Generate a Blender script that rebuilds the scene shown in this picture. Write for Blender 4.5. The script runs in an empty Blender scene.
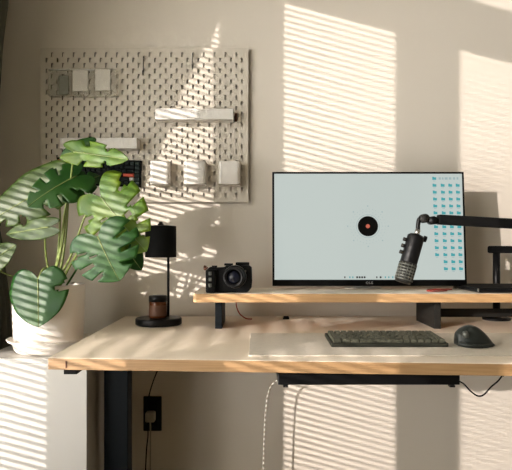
import bpy, bmesh, math, random
from mathutils import Vector, Matrix
random.seed(7)
PI = math.pi
COL = bpy.context.scene.collection
F = 575.0; CAMD = 2.10; CAMZ = 1.005

def P(px, py, d):
    """a point at distance d from the camera plane, seen at pixel px, py"""
    return Vector(((px-256)/F*d, -(CAMD-d), CAMZ+(246-py)/F*d))

# ------------------------------------------------------------ materials
def mat(name, col, rough=.5, metal=0, spec=.5, emit=None, estr=1, noise=None, bump=None, coat=0, trans=0):
    m = bpy.data.materials.new(name); m.use_nodes = True
    nt = m.node_tree; b = nt.nodes['Principled BSDF']
    b.inputs['Base Color'].default_value = (*col, 1)
    b.inputs['Roughness'].default_value = rough
    b.inputs['Metallic'].default_value = metal
    b.inputs['Specular IOR Level'].default_value = spec
    b.inputs['Coat Weight'].default_value = coat
    b.inputs['Transmission Weight'].default_value = trans
    if emit:
        b.inputs['Emission Color'].default_value = (*emit, 1)
        b.inputs['Emission Strength'].default_value = estr
    if noise or bump:
        tc = nt.nodes.new('ShaderNodeTexCoord')
    if noise:
        sc, c2, stretch = noise
        mp = nt.nodes.new('ShaderNodeMapping'); mp.inputs['Scale'].default_value = stretch
        n = nt.nodes.new('ShaderNodeTexNoise'); n.inputs['Scale'].default_value = sc; n.inputs['Detail'].default_value = 4
        r = nt.nodes.new('ShaderNodeValToRGB')
        r.color_ramp.elements[0].position = .35; r.color_ramp.elements[1].position = .65
        r.color_ramp.elements[0].color = (*col, 1); r.color_ramp.elements[1].color = (*c2, 1)
        nt.links.new(tc.outputs['Object'], mp.inputs[0]); nt.links.new(mp.outputs[0], n.inputs['Vector'])
        nt.links.new(n.outputs['Fac'], r.inputs[0]); nt.links.new(r.outputs[0], b.inputs['Base Color'])
    if bump:
        sc, st = bump
        n = nt.nodes.new('ShaderNodeTexNoise'); n.inputs['Scale'].default_value = sc; n.inputs['Detail'].default_value = 3
        bp = nt.nodes.new('ShaderNodeBump'); bp.inputs['Strength'].default_value = st; bp.inputs['Distance'].default_value = .002
        nt.links.new(tc.outputs['Object'], n.inputs['Vector']); nt.links.new(n.outputs['Fac'], bp.inputs['Height'])
        nt.links.new(bp.outputs[0], b.inputs['Normal'])
    return m

M = {}
M['wall'] = mat('wall_paint', (.72,.66,.575), .85, spec=.2, bump=(90,.06))
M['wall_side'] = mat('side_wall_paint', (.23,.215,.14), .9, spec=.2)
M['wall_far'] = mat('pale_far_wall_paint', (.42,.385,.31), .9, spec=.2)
M['ceiling'] = mat('ceiling_paint', (.40,.38,.34), .9, spec=.2)
M['floor'] = mat('floor_wood', (.17,.135,.08), .5, noise=(3,(.20,.155,.095),(1,9,1)))
M['frame'] = mat('window_frame_paint', (.7,.68,.64), .6)
M['slat'] = mat('blind_slat', (.72,.69,.63), .6)
M['curtain'] = mat('dark_curtain_cloth', (.13,.13,.10), .95, spec=.1, bump=(300,.3))
M['peg'] = mat('pegboard_white', (.63,.575,.49), .6, spec=.3)
M['hardboard_shade'] = mat('shade_dark_hardboard', (.05,.035,.022), .9, spec=.1)  # hardboard back and hole sides, darkened to paint in the shade of the holes
M['plastic'] = mat('white_plastic', (.70,.67,.62), .5)
M['lam'] = mat('pale_laminate', (.86,.755,.62), .42, spec=.45, noise=(7,(.82,.715,.58),(1,14,1)))
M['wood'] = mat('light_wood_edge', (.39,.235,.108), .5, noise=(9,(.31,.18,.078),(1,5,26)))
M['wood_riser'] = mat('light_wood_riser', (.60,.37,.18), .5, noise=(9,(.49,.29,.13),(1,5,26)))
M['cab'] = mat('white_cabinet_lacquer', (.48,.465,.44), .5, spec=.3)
M['pot'] = mat('white_ceramic', (.82,.77,.71), .45, spec=.4)
M['soil'] = mat('potting_soil', (.025,.018,.012), .95, bump=(80,.9))
M['black'] = mat('satin_black', (.005,.005,.0055), .40, spec=.22)
M['matblack'] = mat('matte_black', (.005,.005,.005), .75, spec=.12)
M['navy'] = mat('dark_blue_black_steel', (.004,.007,.010), .55, spec=.15)
M['dgrey'] = mat('dark_grey', (.018,.017,.015), .6, spec=.2)
M['mouse'] = mat('graphite_rubber', (.020,.024,.021), .42, spec=.35)
M['mouse_light'] = mat('graphite_metal', (.11,.115,.10), .35, metal=.3)
M['felt'] = mat('grey_felt', (.60,.55,.475), .95, spec=.1, noise=(120,(.66,.60,.52),(1,1,1)))
M['key'] = mat('olive_grey_keycap', (.020,.021,.015), .75, spec=.15, noise=(110,(.10,.10,.072),(1,1,1)))
M['kbody'] = mat('dark_keyboard_body', (.022,.023,.017), .7, spec=.15)
M['keydark'] = mat('black_keycap', (.007,.011,.011), .6, spec=.15)
M['keyteal'] = mat('slate_keycap', (.03,.044,.042), .6, spec=.15)
M['keyred'] = mat('red_keycap', (.60,.075,.030), .5)
M['keywhite'] = mat('white_keycap', (.55,.52,.48), .5)
M['amber'] = mat('amber_glass', (.09,.028,.009), .15, spec=.4)
M['wax'] = mat('candle_label', (.10,.038,.015), .6)
M['lens'] = mat('lens_glass', (.006,.007,.012), .10, spec=.25)
M['metal'] = mat('brushed_steel', (.50,.49,.46), .3, metal=.9)
M['leather'] = mat('brown_leather', (.13,.045,.02), .6)
M['red'] = mat('red_cable', (.40,.035,.02), .5)
M['braid'] = mat('white_braided_cable', (.80,.77,.70), .7)
M['greycable'] = mat('pale_grey_cable', (.40,.38,.33), .6)
M['bezel'] = mat('bezel_black', (.002,.002,.002), .5, spec=.1)
M['screen'] = mat('screen_glow', (.01,.01,.01), .35, spec=.25, emit=(.515,.575,.545), estr=1)
M['icon'] = mat('screen_teal', (.01,.01,.01), .35, spec=.2, emit=(.05,.34,.37), estr=1)
M['icontext'] = mat('screen_grey', (.01,.01,.01), .35, spec=.2, emit=(.33,.44,.45), estr=1)
M['discblack'] = mat('screen_black', (.004,.004,.004), .35, spec=.2)
M['discred'] = mat('screen_red', (.01,.01,.01), .35, spec=.2, emit=(.55,.13,.08), estr=1)
M['logo'] = mat('logo_grey', (.25,.25,.25), .5)
M['stem'] = mat('pale_green_stem', (.20,.25,.06), .5)
M['card'] = mat('white_paper_card', (.78,.75,.71), .9)
M['darkcard'] = mat('dark_green_card', (.13,.145,.11), .8)
M['plug'] = mat('pale_plug', (.36,.33,.26), .5)

def leafmat(name, c1, c2, tr):
    m = bpy.data.materials.new(name); m.use_nodes = True; nt = m.node_tree
    b = nt.nodes['Principled BSDF']; out = nt.nodes['Material Output']
    tc = nt.nodes.new('ShaderNodeTexCoord'); n = nt.nodes.new('ShaderNodeTexNoise'); n.inputs['Scale'].default_value = 14
    r = nt.nodes.new('ShaderNodeValToRGB'); r.color_ramp.elements[0].position=.35; r.color_ramp.elements[1].position=.7
    r.color_ramp.elements[0].color = (*c1,1); r.color_ramp.elements[1].color = (*c2,1)
    nt.links.new(tc.outputs['Object'], n.inputs['Vector']); nt.links.new(n.outputs['Fac'], r.inputs[0])
    nt.links.new(r.outputs[0], b.inputs['Base Color']); b.inputs['Roughness'].default_value = .40
    b.inputs['Specular IOR Level'].default_value = .32
    t = nt.nodes.new('ShaderNodeBsdfTranslucent'); t.inputs[0].default_value = (*tr,1)
    mx = nt.nodes.new('ShaderNodeMixShader'); mx.inputs[0].default_value = .28
    nt.links.new(b.outputs[0], mx.inputs[1]); nt.links.new(t.outputs[0], mx.inputs[2]); nt.links.new(mx.outputs[0], out.inputs[0])
    return m
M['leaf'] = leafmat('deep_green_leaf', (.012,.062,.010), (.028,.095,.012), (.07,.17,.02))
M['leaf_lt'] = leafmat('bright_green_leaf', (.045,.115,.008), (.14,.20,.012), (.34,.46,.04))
M['leaf_sunlit'] = leafmat('sunlit_green_leaf', (.036,.068,.013), (.062,.098,.020), (.16,.24,.04))  # paler green: sunlight on these leaves is put into the colour

def clearmat():
    m = bpy.data.materials.new('clear_plastic'); m.use_nodes = True; nt = m.node_tree
    for n in list(nt.nodes):
        if n.type != 'OUTPUT_MATERIAL': nt.nodes.remove(n)
    out = [n for n in nt.nodes][0]
    t = nt.nodes.new('ShaderNodeBsdfTransparent'); t.inputs[0].default_value = (.96,.96,.94,1)
    g = nt.nodes.new('ShaderNodeBsdfPrincipled'); g.inputs['Base Color'].default_value=(.75,.73,.68,1); g.inputs['Roughness'].default_value=.2
    mx = nt.nodes.new('ShaderNodeMixShader'); mx.inputs[0].default_value = .20
    nt.links.new(t.outputs[0], mx.inputs[1]); nt.links.new(g.outputs[0], mx.inputs[2]); nt.links.new(mx.outputs[0], out.inputs[0])
    return m
M['clear'] = clearmat()

# ------------------------------------------------------------ helpers
OFF = {}
def thing(name, label, cat, loc, group=None):
    o = bpy.data.objects.new(name, None); COL.objects.link(o); o.location = loc
    o.empty_display_size = .05; o['label'] = label; o['category'] = cat
    if group: o['group'] = group
    OFF[o.name] = Vector(loc); return o
def obj(name, bm, m, parent=None, smooth=False, bevel=0, seg=2, loc=None, label=None, solid=0, subsurf=0):
    bmesh.ops.recalc_face_normals(bm, faces=bm.faces[:])
    me = bpy.data.meshes.new(name); 
    off = OFF[parent.name] if parent else Vector(loc or (0,0,0))
    for v in bm.verts: v.co -= off
    bm.to_mesh(me); bm.free()
    if isinstance(m, (list,tuple)):
        for x in m: me.materials.append(x)
    else: me.materials.append(m)
    if smooth:
        for p in me.polygons: p.use_smooth = True
    o = bpy.data.objects.new(name, me); COL.objects.link(o)
    if parent: o.parent = parent
    else: o.location = off
    OFF[o.name] = off
    if solid:
        s = o.modifiers.new('s','SOLIDIFY'); s.thickness = solid; s.offset = 0
    if bevel:
        b = o.modifiers.new('b','BEVEL'); b.width = bevel; b.segments = seg; b.limit_method = 'ANGLE'; b.angle_limit = .6
    if subsurf:
        s = o.modifiers.new('u','SUBSURF'); s.levels = subsurf; s.render_levels = subsurf
    if label: o['label'] = label
    return o
def tag(o, label, cat, group=None):
    o['label'] = label; o['category'] = cat
    if group: o['group'] = group
    return o
def struct(name, bm, m, bevel=0):
    o = obj(name, bm, m, bevel=bevel); o['kind'] = 'structure'; return o
def B(): return bmesh.new()
def box(bm, x0, x1, y0, y1, z0, z1, mtx=None):
    vs = [bm.verts.new((x,y,z)) for x in (x0,x1) for y in (y0,y1) for z in (z0,z1)]
    for f in ((0,1,3,2),(4,6,7,5),(0,4,5,1),(2,3,7,6),(0,2,6,4),(1,5,7,3)):
        bm.faces.new([vs[i] for i in f])
    if mtx is not None:
        for v in vs: v.co = mtx @ v.co
    return vs
def lathe(bm, prof, c, axis=(0,0,1), seg=40, cap=True):
    c = Vector(c); q = Vector(axis).normalized().to_track_quat('Z','Y')
    rings = []
    for r, z in prof:
        rings.append([bm.verts.new(c + q @ Vector((r*math.cos(2*PI*i/seg), r*math.sin(2*PI*i/seg), z))) for i in range(seg)])
    for a, b in zip(rings, rings[1:]):
        for i in range(seg):
            j = (i+1) % seg; bm.faces.new((a[i], a[j], b[j], b[i]))
    if cap:
        bm.faces.new(rings[0]); bm.faces.new(rings[-1])
def cyl(bm, p0, p1, r0, r1=None, seg=24):
    p0 = Vector(p0); p1 = Vector(p1); r1 = r0 if r1 is None else r1
    lathe(bm, [(r0,0),(r1,(p1-p0).length)], p0, p1-p0, seg)
def spline(pts, n=8):
    pts = [Vector(p) for p in pts]; out = []
    for i in range(len(pts)-1):
        p0 = pts[max(i-1,0)]; p1 = pts[i]; p2 = pts[i+1]; p3 = pts[min(i+2,len(pts)-1)]
        for k in range(n):
            t = k/n
            out.append(.5*((2*p1)+(p2-p0)*t+(2*p0-5*p1+4*p2-p3)*t*t+(3*p1-p0-3*p2+p3)*t**3))
    out.append(pts[-1]); return out
def tube(bm, pts, r, seg=8, r1=None, n=8, smooth=True):
    ps = spline(pts, n) if smooth else [Vector(p) for p in pts]
    r1 = r if r1 is None else r1
    rings = []; up = Vector((.13,.31,.94))
    for i, p in enumerate(ps):
        t = (ps[min(i+1,len(ps)-1)] - ps[max(i-1,0)]).normalized()
        s = t.cross(up)
        if s.length < .05: s = t.cross(Vector((1,0,0)))
        s.normalize(); u = s.cross(t); up = u
        rr = r + (r1-r)*i/(len(ps)-1)
        rings.append([bm.verts.new(p + rr*(math.cos(2*PI*k/seg)*s + math.sin(2*PI*k/seg)*u)) for k in range(seg)])
    for a, b in zip(rings, rings[1:]):
        for k in range(seg):
            j = (k+1)%seg; bm.faces.new((a[k],a[j],b[j],b[k]))
    bm.faces.new(rings[0]); bm.faces.new(rings[-1])
def prism(bm, pts, z0, z1):
    a = [bm.verts.new((x,y,z0)) for x,y in pts]; b = [bm.verts.new((x,y,z1)) for x,y in pts]
    bm.faces.new(a); bm.faces.new(b)
    for i in range(len(pts)):
        j = (i+1)%len(pts); bm.faces.new((a[i],a[j],b[j],b[i]))
def rrect(x0,x1,y0,y1,r,n=5):
    out=[]
    for cx,cy,a0 in ((x1-r,y1-r,0),(x0+r,y1-r,PI/2),(x0+r,y0+r,PI),(x1-r,y0+r,1.5*PI)):
        for k in range(n+1):
            a=a0+PI/2*k/n; out.append((cx+r*math.cos(a),cy+r*math.sin(a)))
    return out

# ------------------------------------------------------------ the room
XL, XR, YR, ZC = -.96, 2.9, -4.9, 2.78
b = B(); box(b, XL-.12, XR+.12, 0, .12, 0, ZC); struct('wall_back', b, M['wall'])
b = B(); box(b, XL-.12, XR+.12, YR-.12, YR, 0, ZC); struct('wall_front', b, M['wall_side'])
b = B(); box(b, XR, XR+.12, YR, 0, 0, ZC); struct('wall_right', b, M['wall_far'])
b = B(); box(b, XL-.12, XR+.12, YR-.12, .12, -.1, 0); struct('floor', b, M['floor'])
b = B(); box(b, XL-.12, XR+.12, YR-.12, .12, ZC, ZC+.1); struct('ceiling', b, M['ceiling'])
b = B(); box(b, XL, XR, -.012, 0, 0, .07); struct('baseboard_back', b, M['frame'], .003)
# left wall: floor-deep openings between narrow piers, a cross bar and transoms above
wins = [(.42+.643*k, .42+.643*k+.532) for k in range(4)]  # the last opening is unseen, added to brighten the low right wall
Z0, Z1, Z2, Z3 = .22, 2.23, 2.378, 2.62
b = B()
box(b, XL-.12, XL, YR, 0, 0, Z0); box(b, XL-.12, XL, YR, 0, Z3, ZC); box(b, XL-.12, XL, YR, 0, Z1, Z2)
prev = 0
for lo, hi in wins + [(-YR, None)]:
    for a, c in ((Z0,Z1),(Z2,Z3)):
        box(b, XL-.12, XL, -lo, -prev, a, c)
    prev = hi
struct('wall_left', b, M['wall_side'])
for i, (lo, hi) in enumerate(wins):
    b = B(); x0, x1, t = XL-.115, XL-.095, .012
    for a, c in ((Z0,Z1),(Z2,Z3)):
        box(b, x0,x1,-hi,-hi+t,a,c); box(b, x0,x1,-lo-t,-lo,a,c)
        box(b, x0,x1,-hi,-lo,a,a+t); box(b, x0,x1,-hi,-lo,c-t,c)
    struct('window_%d' % (i+1), b, M['frame'])
def make_blind(lo, hi):
    t = thing('venetian_blind', 'white venetian blind hanging in the left window recess', 'blind', (XL-.06,-lo,Z1), 'venetian blinds along the left wall')
    s = B(); rng = [Z0+.02+.022*k for k in range(int((Z1-Z0-.028)/.022))] + [Z2+.012+.022*k for k in range(int((Z3-Z2-.04)/.022))]
    R = Matrix.Rotation(math.radians(-6), 4, 'Y')
    for z in rng:
        c = Matrix.Translation((XL-.06,0,z)) @ R
        box(s, -.0125,.0125,-hi+.004,-lo-.004,-.0005,.0005, c)
    obj('slats', s, M['slat'], t)
    r = B(); box(r, XL-.075, XL-.045, -hi+.003,-lo-.003, Z1-.012, Z1-.001); obj('head_rail', r, M['frame'], t)
for lo, hi in wins: make_blind(lo, hi)

# curtain, gathered by a tieback near the corner
def curtain():
    t = thing('curtain', 'dark olive-grey curtain gathered beside the left corner of the room', 'curtain', (XL+.04,-.2,0))
    prof = [(2.45,.93,-.905,.026),(1.93,.735,-.904,.028),(1.69,.655,-.924,.018),(1.453,.59,-.936,.012),(1.32,.53,-.940,.010),(1.13,.47,-.940,.009),
            (1.0,.49,-.925,.02),(.8,.50,-.906,.028),(.6,.50,-.900,.032),(.06,.50,-.898,.034)]
    NU, NV = 150, 60; b = B(); rows = []
    for v in range(NV+1):
        z = 2.45 - (2.45-.06)*v/NV
        for p, q in zip(prof, prof[1:]):
            if p[0] >= z >= q[0]-1e-6:
                k = (p[0]-z)/(p[0]-q[0]); k = k*k*(3-2*k)*.5+k*.5; ye, xc, am = [p[i]+(q[i]-p[i])*k for i in (1,2,3)]; break
        row = []
        for u in range(NU+1):
            f = u/NU
            x = xc + am*math.sin(f*2*PI*11+.6*math.sin(z*1.5)) * (.8+.2*math.sin(f*9))
            row.append(b.verts.new((x, -(.03+(ye-.03)*f), z)))
        rows.append(row)
    for r0, r1 in zip(rows, rows[1:]):
        for u in range(NU): b.faces.new((r0[u], r0[u+1], r1[u+1], r1[u]))
    obj('cloth', b, M['curtain'], t, True, solid=.002)
    b = B(); tube(b, [(-.955,-.40,1.17),(-.913,-.405,1.13),(-.908,-.2,1.11),(-.912,-.05,1.13),(-.955,-.03,1.17)], .006)
    obj('tieback', b, M['matblack'], t, True)
    b = B(); cyl(b, (-.90,-.02,2.46), (-.90,-1.1,2.46), .010); obj('curtain_rail', b, M['matblack'], t, True)
curtain()

# ------------------------------------------------------------ pegboard
px0, px1, pz0, pz1 = -.780, -.028, CAMZ+.159, CAMZ+.717
def pegboard():
    t = thing('pegboard', 'large off-white perforated pegboard mounted on the wall above the lamp', 'pegboard', (px0,-.015,pz0))
    cols = [px0+.023+.0196*k for k in range(37)]
    xs = {px0, px1}; holes = {}
    zs = {pz0, pz1}
    topA = pz1-.025; 
    rowsA = [topA-.039*k for k in range(14)]; rowsB = [topA-.0195-.039*k for k in range(13)]
    for r in rowsA+rowsB: zs |= {round(r-.0075,5), round(r+.0075,5)}
    for c in cols: xs |= {round(c-.0031,5), round(c+.0031,5)}
    xs = sorted(xs); zs = sorted(zs)
    def is_hole(x, z):
        for k, c in enumerate(cols):
            if abs(x-c) < .0032:
                for r in (rowsB if k%2==0 else rowsA):
                    if abs(z-r) < .0079: return True
        return False
    b = B(); V = {}
    def gv(i,j,y):
        if (i,j,y) not in V: V[(i,j,y)] = b.verts.new((xs[i], y, zs[j]))
        return V[(i,j,y)]
    yf, yb = -.020, -.0145
    solid = {}
    for i in range(len(xs)-1):
        for j in range(len(zs)-1):
            solid[(i,j)] = not is_hole((xs[i]+xs[i+1])/2, (zs[j]+zs[j+1])/2)
    for (i,j), s in solid.items():
        if not s: continue
        b.faces.new((gv(i,j,yf),gv(i+1,j,yf),gv(i+1,j+1,yf),gv(i,j+1,yf)))
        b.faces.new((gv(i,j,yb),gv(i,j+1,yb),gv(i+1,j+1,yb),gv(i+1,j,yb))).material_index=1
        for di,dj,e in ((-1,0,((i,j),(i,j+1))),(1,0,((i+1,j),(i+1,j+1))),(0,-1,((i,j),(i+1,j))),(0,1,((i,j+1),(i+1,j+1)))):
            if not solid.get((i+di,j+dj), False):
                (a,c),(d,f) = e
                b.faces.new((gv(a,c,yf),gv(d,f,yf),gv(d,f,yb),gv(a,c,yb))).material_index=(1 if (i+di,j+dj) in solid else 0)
    obj('board', b, [M['peg'],M['hardboard_shade']], t)
    for x,z in ((px0+.05,pz0+.04),(px1-.05,pz0+.04),(px0+.05,pz1-.04),(px1-.05,pz1-.04)):
        b = B(); cyl(b, (x,-.0145,z), (x,0,z), .009); obj('spacer', b, M['dgrey'], t, True)
pegboard()
YF = -.0201   # face of the board
def wx(px): return (px-256)/F*2.07
def wz(py): return CAMZ+(246-py)/F*2.07

def hook(px, y0, y1, label):
    t = thing('peg_hook', label, 'hook', (wx(px),YF,wz(y1)))
    b = B(); x = wx(px); tube(b, [(x,YF,wz(y0)),(x,YF-.012,wz(y0)+.001),(x,YF-.014,wz(y0)-.012),(x,YF-.014,wz(y1)),(x,YF-.024,wz(y1)-.004),(x,YF-.027,wz(y1)+.008)], .0016, n=5)
    obj('wire', b, M['dgrey'], t, True)
    b = B(); box(b, x-.003,x+.003,YF-.004,YF,wz(y0)-.006,wz(y0)+.006); obj('back_plate', b, M['plastic'], t, bevel=.001)
hook(143.5, 57, 74, 'thin peg hook left of the pegboard centre, above the long white shelf end')
hook(192.5, 54, 68, 'thin peg hook near the top of the pegboard, above the white shelf middle')

def peg_shelf(a, c, y0, y1, label):
    x0, x1, z0, z1 = P(a,0,2.028).x, P(c,0,2.028).x, P(0,y1,2.028).z, P(0,y0,2.028).z
    t = thing('peg_shelf', label, 'shelf', ((x0+x1)/2, YF, z0), 'white shelves on the pegboard')
    b = B(); box(b, x0,x1,YF-.051,YF-.001,z0,z0+.003); obj('shelf_base', b, M['plastic'], t, bevel=.001)
    b = B(); box(b, x0,x1,YF-.054,YF-.051,z0,z1); obj('front_lip', b, M['plastic'], t, bevel=.001)
    for x in (x0, x1-.003):
        b = B(); box(b, x,x+.003,YF-.051,YF-.001,z0,z1); obj('side_lip', b, M['plastic'], t, bevel=.001)
    b = B(); box(b, x0,x1,YF-.003,YF,z0,z1); obj('back_lip', b, M['plastic'], t, bevel=.001)
    return t
peg_shelf(155,233.5,108.5,119.5,'long white shelf at the middle right of the pegboard')
peg_shelf(60,137,137.8,148.6,'white shelf behind the top monstera leaf, above the hanging keyboard')

def cup(a, c, y0, y1, label):
    x0,x1,z0,z1 = P(a,0,2.028).x,P(c,0,2.028).x,P(0,y1,2.028).z,P(0,y0,2.028).z
    t = thing('storage_cup', label, 'container', ((x0+x1)/2,YF,z0), 'white cups on the pegboard')
    b = B(); o_ = rrect(x0,x1,YF-.052,YF-.001,.012); i_ = rrect(x0+.002,x1-.002,YF-.050,YF-.003,.010)
    n=len(o_)
    O0=[b.verts.new((x,y,z0)) for x,y in o_]; O1=[b.verts.new((x,y,z1)) for x,y in o_]
    I0=[b.verts.new((x,y,z0+.003)) for x,y in i_]; I1=[b.verts.new((x,y,z1)) for x,y in i_]
    b.faces.new(O0); b.faces.new(I0)
    for k in range(n):
        j=(k+1)%n
        b.faces.new((O0[k],O0[j],O1[j],O1[k])); b.faces.new((I0[k],I0[j],I1[j],I1[k])); b.faces.new((O1[k],O1[j],I1[j],I1[k]))
    obj('cup_body', b, M['plastic'], t)
    xm=(x0+x1)/2
    for q in (-.0196,.0196):
        b = B(); box(b, xm+q-.0022,xm+q+.0022,YF-.0006,YF+.004,z1-.02,z1-.008); obj('mounting_clip', b, M['plastic'], t)
cup(149.5,169,161,184,'white storage cup beside the right end of the hanging keyboard')
cup(183.5,205.5,161,184,'white storage cup in the middle of the row of three, under the long white shelf')
cup(218.5,240,161,184,'white storage cup nearest the right edge of the pegboard')

def cleats():
    # clear pocket rail
    x0,x1 = wx(48.5),wx(119.5); zt, zb = wz(69.5), wz(97)
    t = thing('clear_pocket_organizer', 'row of clear plastic pockets on a rail, upper left of the pegboard', 'organizer', ((x0+x1)/2,YF,zb))
    b = B(); box(b, x0,wx(111),YF-.010,YF,zt-.002,zt+.002); obj('rail', b, M['metal'], t, bevel=.0006, label='thin pale metal rail')
    for a,c in ((50,71.5),(72.5,94),(95,118.5)):
        b = B(); y1=YF-.030
        prism(b, rrect(wx(a),wx(c),y1,YF-.003,.006), zb, zt-.004)
        for f in [f for f in b.faces if len(f.verts)>4 and abs(f.calc_center_median().z-(zt-.004))<1e-4]: b.faces.remove(f)
        obj('pocket', b, M['clear'], t)
    for x0_,x1_,z0_,z1_,y,m,l in ((73.5,88.5,71,92,-.018,'card','white card in the middle clear pocket'),(95.8,111,70,91.5,-.018,'card','white card in the right clear pocket'),(59,69,76,95,-.014,'darkcard','small dark card in the left clear pocket')):
        b = B(); box(b, wx(x0_),wx(x1_),YF+y-.002,YF+y,wz(z1_),wz(z0_))
        o = obj('paper_card', b, M[m], loc=((wx(x0_)+wx(x1_))/2,YF+y,wz(z1_)), bevel=.0006); tag(o, l, 'card')
cleats()
# little black clips at the end of the long shelf
t = thing('black_clip', 'small brown-black clip on the pegboard at the right end of the long shelf', 'clip', (wx(235.5),YF,wz(119)))
b = B(); cyl(b, (wx(235.8),YF,wz(117)), (wx(235.8),YF-.02,wz(117)), .0045); obj('clip_head', b, M['leather'], t, True)
b = B(); box(b, wx(234.6),wx(237),YF-.006,YF,wz(121),wz(113)); obj('clip_stem', b, M['leather'], t, bevel=.001)

# ------------------------------------------------------------ keyboards
def keyrows():
    # x (unit), width, row  : a 75 % layout, sixteen units wide
    out = []
    for r, ws in enumerate(([1]*16, [1]*13+[2,1], [1.5]+[1]*12+[1.5,1], [1.75]+[1]*11+[2.25,1], [2.25]+[1]*10+[1.75,1,1], [1.25,1.25,1.25,6.25]+[1]*6)):
        x = 0
        for w in ws: out.append((x, w, r)); x += w
    return out
def cap_mesh(w, u, h, name):
    b = B(); g=.0008; a=.0014
    lo=[(g,g),(w-g,g),(w-g,u-g),(g,u-g)]; hi=[(g+a,g+a),(w-g-a,g+a),(w-g-a,u-g-a),(g+a,u-g-a)]
    A=[b.verts.new((x,-y,0)) for x,y in lo]; C=[b.verts.new((x,-y,h)) for x,y in hi]
    b.faces.new(A); b.faces.new(C)
    for k in range(4): b.faces.new((A[k],A[(k+1)%4],C[(k+1)%4],C[k]))
    bmesh.ops.recalc_face_normals(b, faces=b.faces[:])
    me = bpy.data.meshes.new(name); b.to_mesh(me); b.free(); return me
def keyboard(label, width, depth, mtx, body, pick):
    t = thing('keyboard', label, 'keyboard', (0,0,0)); t.matrix_world = mtx; OFF[t.name] = Vector((0,0,0))
    pad = .006; u = (width-2*pad)/16; ud = (depth-2*pad)/6
    b = B(); box(b, 0,width,-depth,0,0,.010); obj('keyboard_case', b, body, t, bevel=.0025)
    cache = {}
    for x, w, r in keyrows():
        m, lab = pick(x, w, r)
        key = (w, m.name)
        if key not in cache:
            me = cap_mesh(w*u, ud, .0075, 'keycap'); me.materials.append(m); cache[key] = me
        o = bpy.data.objects.new('keycap', cache[key]); COL.objects.link(o); o.parent = t
        o.location = (pad+x*u, -pad-r*ud, .0101)
        if lab: o['label'] = lab
    return t
kd1, kd0 = 1.455, 1.585
xk = (325-256)/F*1.55
mtx = Matrix.Translation((xk, -(CAMD-1.560), .7595)) @ Matrix.Rotation(math.radians(2.2),4,'X') 
keyboard('dark olive-grey keyboard lying on the grey desk mat', .292, .135, mtx, M['kbody'], lambda x,w,r:(M['key'],None))
def pick2(x,w,r):
    if r==0 and x==0: return M['keyred'],'red keycap'
    if w==2.25 and x>3: return M['keyred'],'red keycap'
    if r==4 and x==14: return M['keywhite'],'white keycap'
    if x>=14 or r==0 and 4<x<9: return M['keyteal'],None
    return M['keydark'],None
R = Matrix(((1,0,0),(0,0,-1),(0,1,0))).to_4x4()
mtx = Matrix.Translation((wx(57.5),YF-.006,wz(157.5))) @ Matrix.Rotation(math.radians(2.2),4,'Y') @ R @ Matrix.Rotation(math.radians(0),4,'X')
keyboard('black keyboard with two red keys hanging upright on the pegboard', .305, .096, mtx, M['matblack'], pick2)
for q in (72, 128):
    t = thing('keyboard_hook', 'peg bracket under the left part of the hanging keyboard' if q==72 else 'pale peg bracket under the right part of the hanging keyboard', 'hook', (wx(q),YF,wz(187)))
    b = B(); z=wz(157.5)-.096-(.0088 if q==72 else .0165)-(.001); x=wx(q)
    box(b, x-.002,x+.002,YF-.026,YF,z-.004,z-.0005); obj('bracket_arm', b, M['plastic'], t, bevel=.0005)
    b = B(); box(b, x-.002,x+.002,YF-.029,YF-.026,z-.004,z+.008); obj('bracket_lip', b, M['plastic'], t, bevel=.0005)

# ------------------------------------------------------------ cabinet
cx0,cx1,cy0,cy1,cz = -.790,-.481,-.464,-.03,.685
t = thing('side_cabinet', 'white side cabinet left of the desk, under the potted plant', 'cabinet', ((cx0+cx1)/2,(cy0+cy1)/2,0))
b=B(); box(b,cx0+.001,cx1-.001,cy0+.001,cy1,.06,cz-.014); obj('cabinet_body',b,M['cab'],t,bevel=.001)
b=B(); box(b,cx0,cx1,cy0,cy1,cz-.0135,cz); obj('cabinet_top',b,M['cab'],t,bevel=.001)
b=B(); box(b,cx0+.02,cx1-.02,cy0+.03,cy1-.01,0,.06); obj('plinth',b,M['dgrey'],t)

# ------------------------------------------------------------ plant
PX,PY = -.634,-.340
pot_t = thing('potted_monstera', 'monstera with split leaves in a white pot on the side cabinet', 'plant', (PX,PY,cz))
b=B(); lathe(b,[(.085,0),(.094,.002),(.100,.012),(.106,.030),(.117,.034),(.121,.040),(.118,.041),(.104,.034),(.05,.008)],(PX,PY,cz),seg=64); obj('saucer',b,M['pot'],pot_t,True)
b=B(); lathe(b,[(.090,0),(.097,.003),(.101,.02),(.1065,.190),(.1065,.194),(.1025,.194),(.1015,.17),(.095,.02)],(PX,PY,cz+.010),seg=64); obj('pot',b,M['pot'],pot_t,True)
b=B(); lathe(b,[(.1005,0),(.1005,.012),(.06,.018),(.01,.016)],(PX,PY,cz+.16),seg=40); obj('soil',b,M['soil'],pot_t,True)

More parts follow.
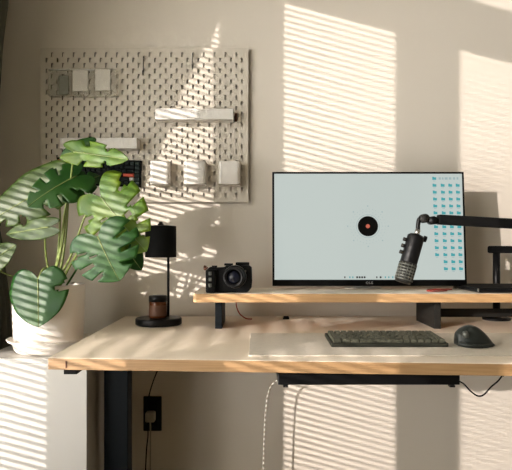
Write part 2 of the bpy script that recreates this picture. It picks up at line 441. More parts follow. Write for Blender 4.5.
CP=[(0,0),(.22,-.17),(.55,-.24),(.86,-.10),(1,.17),(.95,.42),(.76,.66),(.48,.84),(.20,.95),(0,1.0)]
CPs = spline([(x,y,0) for x,y in CP], 5)
def leaf(base, tip, nrm, width, m, cuts=(), bend=.15, cup_=.10, roll=.0, skip_half=None, seed=0, holes=()):
    base=Vector(base); tip=Vector(tip); ax=tip-base; L=ax.length; ax.normalize()
    side=ax.cross(Vector(nrm)).normalized(); n=side.cross(ax)
    W=width/2; b=B(); NA=len(CPs)-1; NS=9
    rnd=random.Random(seed)
    for sg in (-1,1):
        G=[]
        for i,o in enumerate(CPs):
            a=i/NA; mid=max(0,(a-.12)/.88)**1.15
            row=[]
            for k in range(NS+1):
                s=k/NS
                lat=o.x*s*W*sg; u=(mid+(o.y-mid)*s)*L
                uu=u/L; la=abs(o.x*s)
                h=-bend*L*uu*uu - W*(cup_*la*la*1.6 - .22*la*cup_*4) + .012*math.sin(a*26+sg)*la*L + roll*lat
                row.append(b.verts.new(base+ax*u+side*lat+n*h))
            G.append(row)
        for i in range(NA):
            a=(i+.5)/NA
            for k in range(NS):
                s=(k+.5)/NS; cut=False
                for (c0,c1,dep,ss) in cuts:
                    # gap widens towards the rim
                    if ss==sg or ss==0:
                        mid_=(c0+c1)/2; hw=(c1-c0)/2*(.35+.65*(s-dep)/(1-dep+1e-6))
                        if s>dep and abs(a-mid_)<max(hw,.5/NA): cut=True
                for (ha,hs,ss) in holes:
                    if ss==sg and abs(a-ha)<.6/NA and abs(s-hs)<1.1/NS: cut=True
                if not cut:
                    b.faces.new((G[i][k],G[i+1][k],G[i+1][k+1],G[i][k+1]))
    bmesh.ops.remove_doubles(b, verts=b.verts[:], dist=1e-5)
    for v in [v for v in b.verts if not v.link_faces]: b.verts.remove(v)
    o=obj('leaf',b,m,pot_t,True,solid=.0009)
    # midrib
    b=B(); pts=[base+ax*(L*k/8)+n*(-bend*L*(k/8)**2+.0012) for k in range(9)]
    tube(b,pts,.0018,6,.0006,2); r=obj('midrib',b,M['stem'],o,True)
    return base
std=((.40,.46,.45,0),(.55,.61,.40,0),(.70,.76,.42,0))
LB=[]
# heart leaf in front of the pot
LB.append(leaf(P(38,279,1.655),P(39,327,1.632),(-.15,-1,.10),.182,M['leaf'],((.40,.50,.52,-1),),bend=-.02,cup_=.08,seed=1))
# big leaf on the left
LB.append(leaf(P(55,183,1.68),P(-14,222,1.70),(-.20,-1,.10),.150,M['leaf_sunlit'],((.42,.48,.55,-1),(.60,.66,.5,-1),(.75,.80,.5,-1)),bend=.04,seed=2))
# dark leaf in the middle
LB.append(leaf(P(77,176,1.62),P(25,200,1.55),(.25,-.75,.8),.15,M['leaf'],std,bend=.18,seed=3))
LB.append(leaf(P(66,190,1.60),P(99,172,1.64),(.3,-.8,.55),.10,M['leaf'],((.5,.57,.5,0),(.7,.75,.5,0)),bend=.2,seed=4))
# top leaf
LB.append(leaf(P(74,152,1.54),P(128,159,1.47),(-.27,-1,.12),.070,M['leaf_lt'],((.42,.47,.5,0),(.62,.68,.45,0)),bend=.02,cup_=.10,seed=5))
LB.append(leaf(P(90,147,1.575),P(58,157,1.57),(.3,-1,.3),.065,M['leaf'],((.5,.54,.6,0),),bend=.15,cup_=.2,seed=6))
# low left leaves
LB.append(leaf(P(49,227,1.63),P(5,234,1.69),(-.2,-1,.1),.062,M['leaf_sunlit'],((.6,.66,.5,1),),bend=.03,seed=7))
LB.append(leaf(P(-14,266,1.70),P(14,244,1.68),(-.3,-1,.2),.085,M['leaf_sunlit'],(),bend=.1,seed=8))
# bright leaf on the right
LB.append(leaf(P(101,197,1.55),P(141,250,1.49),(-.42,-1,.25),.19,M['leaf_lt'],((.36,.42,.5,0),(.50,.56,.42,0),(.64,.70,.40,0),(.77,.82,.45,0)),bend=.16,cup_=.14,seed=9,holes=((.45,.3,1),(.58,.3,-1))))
# lower right leaf
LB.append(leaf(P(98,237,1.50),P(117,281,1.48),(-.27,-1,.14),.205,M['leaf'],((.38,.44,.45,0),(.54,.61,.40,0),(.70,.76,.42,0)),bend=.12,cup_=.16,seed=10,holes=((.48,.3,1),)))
LB.append(leaf(P(118,240,1.60),P(142,268,1.58),(.5,-1,.2),.085,M['leaf'],(),bend=.15,seed=11))
# stems, from the soil up to each leaf base
mids=[(P(56,290,1.74),P(46,268,1.68)),(P(57,262,1.74),P(60,212,1.72)),(P(59,255,1.73),P(66,205,1.66)),(P(64,250,1.76),P(68,205,1.73)),
      (P(60,255,1.72),P(68,200,1.66)),None,(P(48,268,1.76),P(45,240,1.72)),None,(P(68,262,1.70),P(86,214,1.60)),(P(72,262,1.68),P(88,240,1.58)),None]
for k,(bs,md) in enumerate(zip(LB,mids)):
    if md is None: continue
    root=Vector((PX+.02*math.cos(k*2.1),PY+.02*math.sin(k*2.1),cz+.17))
    b=B(); tube(b,[root,md[0],md[1],bs],.0042,8,.0022); obj('stem',b,M['stem'],pot_t,True)
for a_,c_ in ((LB[4],LB[5]),(LB[6],LB[7]),(LB[9],LB[10])):
    b=B(); p=root if c_ is LB[7] else a_
    q=(Vector(p)+Vector(c_))/2+Vector((0,.01,.0))
    tube(b,[p,q,c_],.003,8,.002); obj('stem',b,M['stem'],pot_t,True)
b=B(); tube(b,[(PX+.03,PY,cz+.17),P(66,286,1.74),P(80,264,1.72),P(90,250,1.70)],.003,8); obj('stem',b,M['leaf'],pot_t,True,label='dark stem')

# ------------------------------------------------------------ desk
dt = thing('desk', 'wide desk with pale top, light wood edge and dark steel legs', 'desk', (.25,-.4,0))
outer=[(-.4735,-.791),(.527,-.855),(1.10,-.890),(1.10,-.02),(-.4735,-.02)]
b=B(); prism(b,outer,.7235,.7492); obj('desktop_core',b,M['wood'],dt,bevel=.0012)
inn=[(-.4725,-.790),(.527,-.854),(1.099,-.889),(1.099,-.021),(-.4725,-.021)]
b=B(); prism(b,inn,.7494,.7505); obj('desktop_surface',b,M['lam'],dt)
for x in (-.418,.95):
    b=B(); box(b,x-.036,x+.036,-.385,-.325,.03,.700); obj('leg',b,M['navy'],dt,bevel=.003)
    b=B(); box(b,x-.036,x+.036,-.70,-.06,0,.03); obj('foot',b,M['navy'],dt,bevel=.003)
    b=B(); box(b,x-.03,x+.03,-.66,-.08,.700,.7215); obj('top_bracket',b,M['navy'],dt,bevel=.002)
b=B(); box(b,-.38,.91,-.37,-.34,.66,.70); obj('cross_beam',b,M['navy'],dt,bevel=.002)
b=B(); 
hx=P(66,365,1.305); box(b,hx.x-.0012,hx.x+.0012,-.7955,-.791,.728,.744); obj('edge_notch',b,M['leather'],dt)
b=B(); prism(b,[(-.448,-.76),(-.418,-.76),(-.418,-.70),(-.436,-.70)],.706,.7235); obj('corner_bracket',b,M['matblack'],dt)

# under-desk tray
tray_t = thing('under_desk_tray','long flat black tray hung under the front edge of the desk','tray',(.26,-.72,.68))
tx0,tx1=(278-256)/F*1.36,(459.3-256)/F*1.36
b=B(); box(b,tx0,tx1,-.745,-.60,.6775,.7030); obj('tray_body',b,M['black'],tray_t,bevel=.002)
for x in (tx0+.012,tx1-.025):
    b=B(); box(b,x,x+.012,-.75,-.735,.673,.6775); obj('tray_foot',b,M['black'],tray_t)
for x in (tx0+.05,tx1-.06):
    b=B(); box(b,x,x+.02,-.70,-.62,.703,.7215); obj('hanging_bracket',b,M['black'],tray_t)

# ------------------------------------------------------------ riser
rt = thing('monitor_riser','light wood monitor riser shelf with pale top and dark supports','riser',(.4,-.25,.7505))
rz=.8625; xr0=(193-256)/F*1.72
prof=rrect(xr0,1.05,-.382,-.134,.010,4)
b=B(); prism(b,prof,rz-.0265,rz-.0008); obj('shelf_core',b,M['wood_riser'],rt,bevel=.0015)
b=B(); prism(b,rrect(xr0+.001,1.049,-.381,-.135,.009,4),rz-.0007,rz); obj('shelf_surface',b,M['lam'],rt)
for a,c,l in ((215,222,None),(434,441,None)):
    b=B(); box(b,(a-256)/F*1.765,(c-256)/F*1.765,-.335,-.138,.7506,rz-.0267); obj('support',b,M['navy'] if a<300 else M['dgrey'],rt,bevel=.0015)
x=(441-256)/F*1.765
b=B(); box(b,x+.001,1.04,-.175,-.172,CAMZ+(246-317)/F*1.925,CAMZ+(246-308.5)/F*1.925); obj('back_panel',b,M['dgrey'],rt,bevel=.001)
b=B(); box(b,1.02,1.041,-.335,-.138,.7506,rz-.0267); obj('support',b,M['navy'],rt,bevel=.0015)

# red cable under the riser, small box near wall
b=B(); tube(b,[P(236,301.5,1.99),P(237,308,2.0),P(240,314,2.0),P(246,318.4,1.97),P(252,319,1.97)],.0022); o=obj('red_cable',b,M['red'],smooth=True,loc=P(240,318,2.0)); tag(o,'short red cable curling down under the left end of the riser','cable')
t=thing('cable_clip','small black cable clip on the desk under the riser, near the wall','clip',(P(286,319,2.0).x,-.10,.7506))
cp=P(286,319,2.0)
b=B(); box(b,cp.x-.011,cp.x+.011,-.108,-.092,.7506,.7566); obj('clip_base',b,M['matblack'],t,bevel=.001)
b=B(); cyl(b,(cp.x-.009,-.1,.7580),(cp.x+.009,-.1,.7580),.0035); obj('clip_bridge',b,M['matblack'],t,True)

# desk mat
b=B(); prism(b,rrect(-.0165,.90,-.775,-.440,.004,3),.7506,.7535); 
dm=obj('desk_mat',b,M['felt'],loc=(.4,-.57,.7506),bevel=.0008); tag(dm,'grey felt desk mat under the keyboard and mouse','desk mat')

# ------------------------------------------------------------ lamp & jar
LX,LY=-.3155,-.235
t=thing('table_lamp','black table lamp with cylindrical shade and round base, left on the desk','lamp',(LX,LY,.7506))
b=B(); lathe(b,[(.070,0),(.0745,.003),(.0745,.019),(.072,.0225),(.05,.0235)],(LX,LY,.7506),seg=56); obj('lamp_base',b,M['black'],t,True,bevel=.001)
b=B(); cyl(b,(LX+.028,LY+.02,.774),(LX+.028,LY+.02,1.045),.0042); obj('pole',b,M['black'],t,True)
b=B(); cyl(b,(LX+.028,LY+.02,1.045),(LX+.0065,LY,1.045),.0042); obj('shade_arm',b,M['black'],t,True)
b=B(); lathe(b,[(.047,0),(.050,0),(.050,.101),(.010,.1045),(.010,.1030),(.0475,.0985)],(LX+.0065,LY,.9685),seg=56); obj('lamp_shade',b,M['matblack'],t,True,bevel=.0008)
b=B(); lathe(b,[(.010,0),(.010,.004),(.006,.005),(.006,.010)],(LX+.0065,LY,1.0735)); obj('finial',b,M['black'],t,True)
JX,JY=P(158,318,1.85).x,-.252
t=thing('candle_jar','small amber glass jar with a black lid standing on the lamp base','jar',(JX,JY,.7745))
b=B(); lathe(b,[(.026,0),(.0285,.002),(.0285,.050),(.0275,.052)],(JX,JY,.7748),seg=36); obj('jar_glass',b,M['amber'],t,True)
b=B(); lathe(b,[(.0290,0),(.0290,.017),(.0275,.019)],(JX,JY,.8270),seg=36); obj('jar_lid',b,M['black'],t,True)
b=B(); lathe(b,[(.0287,0),(.0287,.034)],(JX,JY,.782),seg=36,cap=False); obj('jar_label',b,M['wax'],t,True)

# ------------------------------------------------------------ camera
def cam_thing():
    D=1.755
    def cp(px,py,d=D): return P(px,py,d)
    z0=rz+.0003
    y=-(CAMD-D)
    x0,x1=cp(206,0).x,cp(252.5,0).x
    t=thing('mirrorless_camera','black mirrorless camera with a leather lug on the left end of the riser','camera',((x0+x1)/2,y,z0))
    b=B(); pts=[(x0+.004,z0),(x1-.016,z0),(x1-.003,z0+.014),(x1-.001,z0+.035),(x1-.002,z0+.078),(x1-.010,z0+.083),(x0+.062,z0+.083),(x0+.055,z0+.078),(x0+.030,z0+.076),(x0+.012,z0+.079),(x0+.002,z0+.070),(x0,z0+.006)]
    A=[b.verts.new((px,y,pz)) for px,pz in pts]; C=[b.verts.new((px,y+.032,pz)) for px,pz in pts]
    b.faces.new(A); b.faces.new(C)
    for k in range(len(pts)): b.faces.new((A[k],A[(k+1)%len(pts)],C[(k+1)%len(pts)],C[k]))
    obj('camera_body',b,M['black'],t,bevel=.004,seg=3)
    b=B(); prism(b,rrect(x0,x0+.034,y-.022,y+.004,.011),z0+.001,z0+.070); obj('grip',b,M['matblack'],t,bevel=.004,seg=3)
    for k in range(3):
        b=B(); zz=z0+.018+k*.018; box(b,x0+.010,x0+.019,y-.0235,y-.021,zz,zz+.011); obj('grip_highlight',b,M['mouse_light'],t,bevel=.003,label='painted highlight on the camera grip' )  # pale blocks stand in for light catching the grip
    c=cp(235.5,276.5)
    b=B(); lathe(b,[(.033,0),(.034,.004),(.034,.016),(.031,.018),(.031,.040),(.029,.044),(.024,.044),(.022,.030)],(c.x,y,c.z),(-.12,-1,0),seg=48); obj('lens_barrel',b,M['black'],t,True)
    b=B(); lathe(b,[(.0215,.031),(.016,.036),(.004,.038)],(c.x,y,c.z),(-.12,-1,0),seg=36); obj('lens_glass',b,M['lens'],t,True)
    b=B(); lathe(b,[(.0345,.005),(.0352,.008),(.0345,.011)],(c.x,y,c.z),(-.12,-1,0),seg=48,cap=False); obj('focus_ring',b,M['metal'],t,True,label='bright metal mount ring')
    b=B(); box(b,x0+.055,x0+.082,y+.004,y+.028,z0+.082,z0+.089); obj('viewfinder_hump',b,M['black'],t,bevel=.002)
    b=B(); box(b,x0+.090,x0+.132,y+.004,y+.028,z0+.082,z0+.092); obj('hot_shoe',b,M['matblack'],t,bevel=.002)
    b=B(); lathe(b,[(.0085,0),(.0085,.006)],(x0+.025,y+.012,z0+.076)); obj('shutter_dial',b,M['black'],t,True)
    b=B(); tube(b,[(x0+.004,y+.01,z0+.074),(x0-.005,y+.008,z0+.080),(x0-.004,y+.004,z0+.070),(x0+.004,y+.004,z0+.078)],.003); obj('strap_lug',b,M['leather'],t,True,label='brown leather strap lug')
    b=B(); cyl(b,(x0+.120,y-.002,z0+.066),(x0+.120,y+.001,z0+.066),.003); obj('lamp_dot',b,M['metal'],t,True)
cam_thing()

# ------------------------------------------------------------ monitor
MX0,MX1=(272.6-256)/F*1.88,(467-256)/F*1.88; MW=MX1-MX0
mz0=CAMZ+(246-286)/F*1.88; mH=.378
mt=thing('monitor','wide flat monitor with thin black bezel standing on the riser','monitor',((MX0+MX1)/2,-.20,rz))
tilt=math.radians(4.5)
Tm=Matrix.Translation((MX0,-(CAMD-1.88),mz0))@Matrix.Rotation(-tilt,4,'X')
def mbox(x0,x1,y0,y1,z0,z1,name,m,parent,bevel=0,label=None):
    b=B(); box(b,x0,x1,y0,y1,z0,z1,Tm); return obj(name,b,m,parent,bevel=bevel,label=label)
mbox(0,MW,.0012,.022,0,mH,'housing',M['matblack'],mt,.002)
b=B(); bz=.0062
box(b,0,bz,0,.003,0,mH,Tm); box(b,MW-bz,MW,0,.003,0,mH,Tm); box(b,bz,MW-bz,0,.003,mH-bz,mH,Tm); box(b,bz,MW-bz,0,.003,0,.0205,Tm)
obj('bezel',b,M['bezel'],mt)
scr=mbox(bz,MW-bz,.0006,.0011,.0205,mH-bz,'screen',M['screen'],mt)
s=1.88/F
def sx(px): return (px-272.6)*s
def sz(py): return (286-py)*s*1.003
def icon(b,px,py,w,h):
    # folder: body with a tab
    x0,x1,z0,z1=sx(px-w/2),sx(px+w/2),sz(py+h/2),sz(py-h/2)
    pts=[(x0,z0),(x1,z0),(x1,z1-(z1-z0)*.18),(x0+(x1-x0)*.5,z1-(z1-z0)*.18),(x0+(x1-x0)*.4,z1),(x0,z1)]
    b.faces.new([b.verts.new(Tm@Vector((x,.0003,z))) for x,z in pts])
def flat(b,pts,y=.0003): b.faces.new([b.verts.new(Tm@Vector((x,y,z))) for x,z in pts])
b=B(); c=B()
for r in range(14):
    y=177.3+7.03*r; sh=2.6+.09*r
    for q,x in enumerate((434.3,442.6,450.3,457.8)):
        if r==0 and q>0: continue
        if r>=12 and q==0: continue
        icon(b,x+sh,y,3.9,3.1)
        flat(c,[(sx(x+sh-1.3),sz(y+3.0)),(sx(x+sh+1.3),sz(y+3.0)),(sx(x+sh+1.3),sz(y+2.4)),(sx(x+sh-1.3),sz(y+2.4))])
# dim widget text at top right, and the dock
for k,(x,w) in enumerate(((442.5,2.2),(445.5,1.6),(449,3),(453,2.5),(457,2.2),(460.5,1.8))):
    flat(c,[(sx(x-w/2),sz(178.6)),(sx(x+w/2),sz(178.6)),(sx(x+w/2),sz(176.2)),(sx(x-w/2),sz(176.2))])
obj('folder_icons',b,M['icon'],scr,label='teal folder icons in four columns'); obj('icon_captions',c,M['icontext'],scr)
b=B(); c=B()
for k,x in enumerate((345,350,353,357.3,359.8,362.3,364.8,377,380.8,385.5,389,393)):
    w=1.7 if k in(3,4,5,6,8) else 1.1
    flat(b if k in (0,3,4,5,6,7,8) else c,[(sx(x-w/2),sz(278.2)),(sx(x+w/2),sz(278.2)),(sx(x+w/2),sz(276.4)),(sx(x-w/2),sz(276.4))])
obj('dock_icons',b,M['discblack'],scr); obj('dock_icons_pale',c,M['icon'],scr)
def disc(px,py,r,y,n=48,r0=0):
    b=B(); cx,cz_=sx(px),sz(py)
    if r0==0: flat(b,[(cx+r*s*math.cos(2*PI*k/n),cz_+r*s*math.sin(2*PI*k/n)) for k in range(n)],y)
    else:
        for k in range(n):
            a,c=2*PI*k/n,2*PI*(k+1)/n
            flat(b,[(cx+r*s*math.cos(a),cz_+r*s*math.sin(a)),(cx+r*s*math.cos(c),cz_+r*s*math.sin(c)),(cx+r0*s*math.cos(c),cz_+r0*s*math.sin(c)),(cx+r0*s*math.cos(a),cz_+r0*s*math.sin(a))],y)
    return b
obj('wallpaper_disc',disc(368.9,226,10.2,.0003),M['discblack'],scr)
obj('wallpaper_ring',disc(368.9,226,11.9,.0003,r0=11.5),M['icontext'],scr)
obj('wallpaper_dot',disc(368.8,226,2.1,.0001),M['discred'],scr)
b=B()
for n_,rr in ((26,14.5),(34,17.5),(8,20.5)):
    for k in range(n_):
        a=2*PI*k/n_; x,z=sx(368.9)+rr*s*math.cos(a),sz(226)+rr*s*math.sin(a); w=.28*s if rr<20 else .6*s
        flat(b,[(x-w,z-w),(x+w,z-w),(x+w,z+w),(x-w,z+w)])
obj('wallpaper_specks',b,M['icontext'],scr)
# maker's mark: ring and two letters
b=B()
def lrect(x0,x1,z0,z1): flat(b,[(sx(x0),sz(z1)),(sx(x1),sz(z1)),(sx(x1),sz(z0)),(sx(x0),sz(z0))],-.0003)
lrect(369.3,369.8,281.6,284.0); lrect(369.8,370.8,283.5,284.0)
lrect(371.3,371.8,281.6,284.0); lrect(371.8,373.0,281.6,282.1); lrect(371.8,373.0,283.5,284.0); lrect(372.5,373.0,282.7,283.5)
for k in range(16):
    a,c=2*PI*k/16,2*PI*(k+1)/16
    pts=[(sx(367.3)+r*s*math.cos(q),sz(282.8)+r*s*math.sin(q)) for r,q in ((1.3,a),(1.3,c),(.85,c),(.85,a))]
    flat(b,pts,-.0003)
obj('logo',b,M['logo'],mt)
b=B(); box(b,.36-.03,.36+.03,-.165,-.150,rz+.004,1.08); obj('stand_neck',b,M['plastic'],mt,bevel=.002)
b=B(); box(b,.36-.03,.36+.03,-.190,-.160,1.02,1.08); obj('stand_mount',b,M['matblack'],mt,bevel=.002)
b=B(); prism(b,rrect(.30,.42,-.185,-.140,.01),rz+.0003,rz+.004); obj('stand_base',b,M['plastic'],mt,bevel=.001)

# ------------------------------------------------------------ laptop, red cable
lt=thing('laptop','closed black laptop lying on the right end of the riser','laptop',(.80,-.29,rz))
lp=[P(477.5,296,1.735),P(452,288.5,1.955)]
q=[(lp[0].x,-.362),(.98,-.362),(.98,-.150),(lp[1].x+.002,-.150)]
b=B(); prism(b,q,rz+.0025,rz+.0095); obj('laptop_base',b,M['black'],lt,bevel=.002)
b=B(); prism(b,q,rz+.0100,rz+.0155); obj('laptop_lid',b,M['matblack'],lt,bevel=.002)
b=B(); box(b,lp[0].x+.001,lp[0].x+.0055,-.3640,-.361,rz+.004,rz+.014); obj('corner_glint',b,M['metal'],lt,bevel=.0008,label='painted glint on the laptop corner')  # metal sliver stands in for a glint on the laptop
for x,y in ((lp[0].x+.02,-.34),(.95,-.34),(.95,-.17),(lp[0].x+.0,-.17)):
    b=B(); cyl(b,(x,y,rz+.0002),(x,y,rz+.0026),.006); obj('rubber_foot',b,M['dgrey'],lt,True)
def onr(px,d): 
    p=P(px,0,d); return Vector((p.x,p.y,rz+.0027))
b=B(); tube(b,[onr(452,1.86),onr(440,1.86),onr(431,1.845),onr(427,1.82),onr(429,1.79),onr(436,1.785),onr(447,1.80)],.0022,n=6); o=obj('red_charging_cable',b,M['red'],smooth=True,loc=onr(440,1.82)); tag(o,'orange-red cable looped on the riser beside the laptop','cable')

# ------------------------------------------------------------ mouse
def mouse():
    c=P(474,347,1.50); x0,x1=P(455.5,0,1.455).x,P(493.0,0,1.455).x; z0=.7537
    t=thing('mouse','dark ergonomic mouse on the desk mat right of the keyboard','mouse',((x0+x1)/2,-.645,z0))
    b=B(); NX,NY=20,14; L=x1-x0
    def hump(u,v):   # u across picture 0..1, v front-back -1..1
        top=.053*math.sin(PI*min(1,(u*.88+.14)))**.75*(1-.16*u)
        return max(.003,top*(1-abs(v)**2.6*.75))
    rows=[]
    for i in range(NX+1):
        u=i/NX; hw=.036*math.sin(PI*(.08+.84*u))**.45*(1-.12*u)
        ring=[]
        for k in range(NY+1):
            v=-1+2*k/NY; ring.append(b.verts.new((x0+L*u+.006*(1-abs(v))*(-.5 if u<.2 else 0), -.645+v*hw, z0+.002+hump(u,v)*(1 if 0<k<NY else .25))))
        rows.append(ring)
    for a,c2 in zip(rows,rows[1:]):
        for k in range(NY): b.faces.new((a[k],a[k+1],c2[k+1],c2[k]))
    bot=[ [b.verts.new((r[0].co.x,r[0].co.y,z0)) , b.verts.new((r[-1].co.x,r[-1].co.y,z0))] for r in rows]
    for i in range(NX):
        b.faces.new((rows[i][0],rows[i+1][0],bot[i+1][0],bot[i][0])); b.faces.new((rows[i][-1],rows[i+1][-1],bot[i+1][1],bot[i][1])); b.faces.new((bot[i][0],bot[i+1][0],bot[i+1][1],bot[i][1]))
    b.faces.new([bot[0][0]]+rows[0]+[bot[0][1]]); b.faces.new([bot[-1][0]]+rows[-1]+[bot[-1][1]])
    obj('mouse_shell',b,M['mouse'],t,True,subsurf=1)
    # thumb rest: a low lobe that sweeps along the near side
    b=B(); pts=[Vector((x0+.003,-.667,z0+.008)),Vector((x0+.020,-.684,z0+.006)),Vector((x0+.050,-.687,z0+.005)),Vector((x0+.080,-.680,z0+.006))]
    tube(b,pts,.006,12,.004); obj('thumb_rest',b,M['mouse'],t,True)
    b=B(); lathe(b,[(.003,-.008),(.0095,-.004),(.0095,.004),(.003,.008)],(x0+.017,-.668,z0+.030),(1,.2,.2),seg=24); obj('thumb_wheel',b,M['mouse_light'],t,True,label='pale metallic wheel')
mouse()

# ------------------------------------------------------------ microphone and boom arm
md=1.665
a=P(416.5,235,md); e=P(403,281.5,md-.01); ax=(e-a).normalized(); ML=(e-a).length
mic=thing('microphone','black studio microphone hanging from the boom arm in front of the monitor','microphone',e)
r=.0245
b=B(); lathe(b,[(.012,-.002),(.019,0),(r,.005),(r,ML*.60)],a,ax,seg=40); obj('mic_body',b,M['black'],mic,True,bevel=.001)
b=B(); lathe(b,[(r*.97,ML*.60),(r*1.02,ML*.61),(r*1.02,ML-.006),(r*.9,ML+.003),(r*.5,ML+.004)],a,ax,seg=40); obj('mic_grille',b,M['dgrey'],mic,True)
b=B()
for k in range(6):
    z=ML*.64+k*.0085; lathe(b,[(r*1.02,z),(r*1.07,z+.001),(r*1.07,z+.003),(r*1.02,z+.004)],a,ax,seg=40,cap=False)
for k in range(16):
    q=ax.to_track_quat('Z','Y'); d_=q@Vector((math.cos(2*PI*k/16),math.sin(2*PI*k/16),0)); cyl(b,a+ax*ML*.61+d_*r*1.03,a+ax*(ML-.006)+d_*r*1.03,.0009,seg=6)
obj('grille_ribs',b,M['mouse_light'],mic,True)
side=Vector((ax.z,0,-ax.x)).normalized(); side = side if side.x<0 else -side
for k in range(3):
    c=a+ax*(.022+.019*k)+side*(r-.001); b=B(); cyl(b,c,c+side*.010,.0055); obj('knob',b,M['dgrey'],mic,True)
b=B(); h=side*(-1); cyl(b,a+ax*.004+h*(r-.002),a+ax*.004+h*(r+.006),.009); obj('side_button',b,M['black'],mic,True)
b=B(); cyl(b,a-ax*.016,a-ax*.001,.0075); obj('thread_collar',b,M['metal'],mic,True,label='bright metal collar')
# boom
bp=P(496.5,320,1.985); 
arm=thing('boom_arm','black boom arm holding the microphone, its post behind the laptop at right','microphone arm',(bp.x,bp.y,.7506))
b=B(); lathe(b,[(.045,0),(.047,.002),(.047,.007),(.016,.010),(.014,.018)],(bp.x,bp.y,.7506),seg=40); obj('arm_base',b,M['black'],arm,True)
b=B(); cyl(b,(bp.x,bp.y,.768),(bp.x,bp.y,.985),.0122); obj('post',b,M['black'],arm,True)
zt=CAMZ+(246-249.5)/F*1.985
elbow=Vector((1.35,-.42,zt+.0))
def bar(p0,p1,w,h,name,bv=.003):
    p0=Vector(p0);p1=Vector(p1);d=(p1-p0); L=d.length; q=d.to_track_quat('X','Z').to_matrix().to_4x4()
    b=B(); box(b,0,L,-w/2,w/2,-h/2,h/2,Matrix.Translation(p0)@q); return obj(name,b,M['matblack'],arm,bevel=bv,seg=3)
bar((bp.x-.030,bp.y,zt),elbow,.026,.025,'lower_arm',.006)
sh0=P(437.5,219.5,md); 
elbow2=Vector((1.35,-.42,0)); dirv=P(512,223.7,1.66)-sh0
e2=sh0+dirv*((1.35-sh0.x)/dirv.x)
bar(sh0,e2,.030,.0285,'upper_arm',.004)
b=B(); p=Vector((e2.x,(e2.y+elbow.y)/2,zt)); 
b2=Vector((1.34,elbow.y,zt-.02)); cyl(b,b2,(1.34,elbow.y,e2.z+.02),.018); obj('elbow_joint',b,M['matblack'],arm,True)
b=B(); cyl(b,(1.34,e2.y,e2.z),(1.34,elbow.y,e2.z),.014); obj('elbow_link',b,M['matblack'],arm,True)
# wrist joints
j1=P(432,220.5,md); j2=P(424,218.5,md); j3=P(418.8,226.5,md)
b=B(); cyl(b,P(438,221,md),j1,.009,.012); cyl(b,(j1.x,j1.y-.016,j1.z),(j1.x,j1.y+.016,j1.z),.012); cyl(b,j1,j2,.0095); obj('wrist_joint',b,M['black'],arm,True)
b=B(); cyl(b,(j2.x,j2.y-.013,j2.z),(j2.x,j2.y+.013,j2.z),.013); obj('swivel_knob',b,M['dgrey'],arm,True)
b=B(); tube(b,[j2,P(419.5,219,md),P(418.2,224,md),a-ax*.015],.0062); obj('yoke',b,M['black'],arm,True)

# ------------------------------------------------------------ outlet, plug and cables
ox0,ox1,oz0,oz1=wx(141.5)+.002,wx(160.5),wz(432)-.004,wz(398)
t=thing('wall_outlet','black wall outlet plate under the left half of the desk','outlet',((ox0+ox1)/2,0,(oz0+oz1)/2))
b=B(); box(b,ox0,ox1,-.009,-.0005,oz0,oz1); obj('cover_plate',b,M['black'],t,bevel=.003)
zc=(oz0+oz1)/2; xc=(ox0+ox1)/2
b=B(); box(b,xc-.017,xc+.017,-.0115,-.009,zc+.010,zc+.042); box(b,xc-.017,xc+.017,-.0115,-.009,zc-.042,zc-.010); obj('socket',b,M['matblack'],t,bevel=.002)
t=thing('power_plug','pale beige power plug with a pale cord in the black wall outlet','plug',(xc-.004,-.012,zc))
b=B(); box(b,xc-.020,xc+.014,-.045,-.012,zc-.022,zc+.014); obj('plug_body',b,M['plug'],t,bevel=.006,seg=3)
b=B(); tube(b,[(xc-.004,-.03,zc-.020),(xc-.003,-.03,zc-.07),(xc-.004,-.028,zc-.25),(xc-.004,-.028,.02)],.0028); obj('plug_cord',b,M['plug'],t,True)
b=B(); tube(b,[P(161,364,2.02)+Vector((0,0,.001)),P(156,374,2.05),P(151,388,2.07),P(148.5,398,2.07),(xc-.026,-.02,zc),P(148,432,2.07),P(146.5,450,2.07),P(145.5,476,2.07),(P(145.5,476,2.07).x,-.03,.02)],.0023); o=obj('black_cable',b,M['matblack'],smooth=True,loc=(xc,-.03,.3)); tag(o,'thin black cord running down the wall past the outlet','cable')
b=B(); tube(b,[P(283,379,1.80),P(277,380.5,1.93),P(270,388,1.98),P(266.5,403,1.99),P(264.5,430,1.99),P(263.3,470,1.99),P(263,520,1.99)],.0026,10)
o=obj('braided_cable',b,M['braid'],smooth=True,loc=P(264,470,1.99)); tag(o,'white braided cable hanging from the left end of the tray to the floor','cable')
nt=M['braid'].node_tree; tc=nt.nodes.new('ShaderNodeTexCoord'); w=nt.nodes.new('ShaderNodeTexWave'); w.bands_direction='Z'; w.inputs['Scale'].default_value=19; r_=nt.nodes.new('ShaderNodeValToRGB')
r_.color_ramp.elements[0].color=(.22,.18,.12,1); r_.color_ramp.elements[1].color=(.9,.87,.8,1); nt.links.new(tc.outputs['Object'],w.inputs['Vector']); nt.links.new(w.outputs['Fac'],r_.inputs[0]); nt.links.new(r_.outputs[0],nt.nodes['Principled BSDF'].inputs['Base Color'])
td=1.37
b=B(); tube(b,[P(458.5,381,td),P(464,384,td),P(471,391.5,td),P(478,396,td),P(484,394.5,td),P(491,387,td),P(498,381,td),P(503,374.5,td)],.0019,8); o=obj('tray_cable',b,M['matblack'],smooth=True,loc=P(480,396,td)); tag(o,'thin black cable drooping from the right end of the tray','cable')
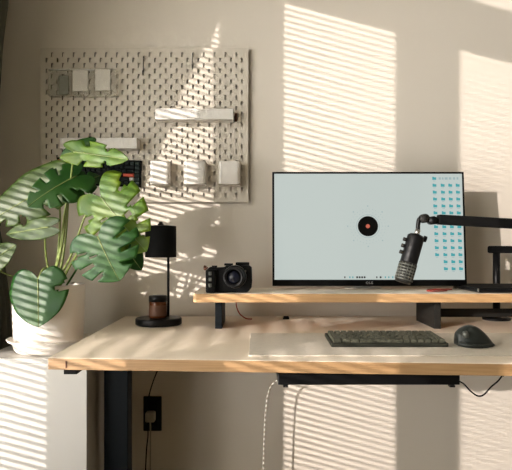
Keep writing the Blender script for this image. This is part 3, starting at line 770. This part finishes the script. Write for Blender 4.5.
b=B(); tube(b,[P(502.2,376,td),P(503.2,374,td),P(504,371,td)],.0040,8); 
o=obj('cable_clamp',b,M['matblack'],smooth=True,loc=P(503,372,td)); tag(o,'black cable tip under the desk edge at right','clamp')

# ------------------------------------------------------------ light
sc=bpy.context.scene
sun=bpy.data.lights.new('sun','SUN'); sun.energy=6.0; sun.angle=math.radians(.48); sun.color=(1,.895,.83)
so=bpy.data.objects.new('sun',sun); COL.objects.link(so); so.rotation_euler=Vector((1,1,-.27)).to_track_quat('-Z','Y').to_euler(); so.location=(-3,-4,3)
w=bpy.data.worlds.new('sky'); sc.world=w; w.use_nodes=True
bg=w.node_tree.nodes['Background']; bg.inputs[0].default_value=(1,.975,.935,1); bg.inputs[1].default_value=12.8
for i,(lo,hi) in enumerate(wins):
    for a,c in ((Z0,Z1),(Z2,Z3)):
        l=bpy.data.lights.new('window_portal','AREA'); l.shape='RECTANGLE'; l.size=hi-lo; l.size_y=c-a; l.cycles.is_portal=True
        lo_=bpy.data.objects.new('window_portal',l); COL.objects.link(lo_); lo_.location=(XL-.118,-(lo+hi)/2,(a+c)/2)
        lo_.rotation_euler=Matrix(((0,0,-1),(-1,0,0),(0,1,0))).to_euler()
# ------------------------------------------------------------ camera
cd=bpy.data.cameras.new('camera'); cd.sensor_width=36; cd.lens=F/512*36; cd.shift_y=11/512; cd.clip_start=.01
co=bpy.data.objects.new('camera',cd); COL.objects.link(co); co.location=(0,-CAMD,CAMZ); co.rotation_euler=(PI/2,0,0); sc.camera=co
sc.view_settings.view_transform='Standard'; sc.view_settings.look='None'; sc.view_settings.gamma=1; sc.view_settings.use_curve_mapping=False
sc.view_settings.exposure=0
sc.cycles.use_denoising=True; sc.cycles.denoising_prefilter='ACCURATE'
try: sc.cycles.denoiser='OPENIMAGEDENOISE'
except Exception: pass
sc.cycles.use_adaptive_sampling=False; sc.cycles.max_bounces=10; sc.cycles.diffuse_bounces=8; sc.cycles.transparent_max_bounces=16; sc.cycles.sample_clamp_indirect=8
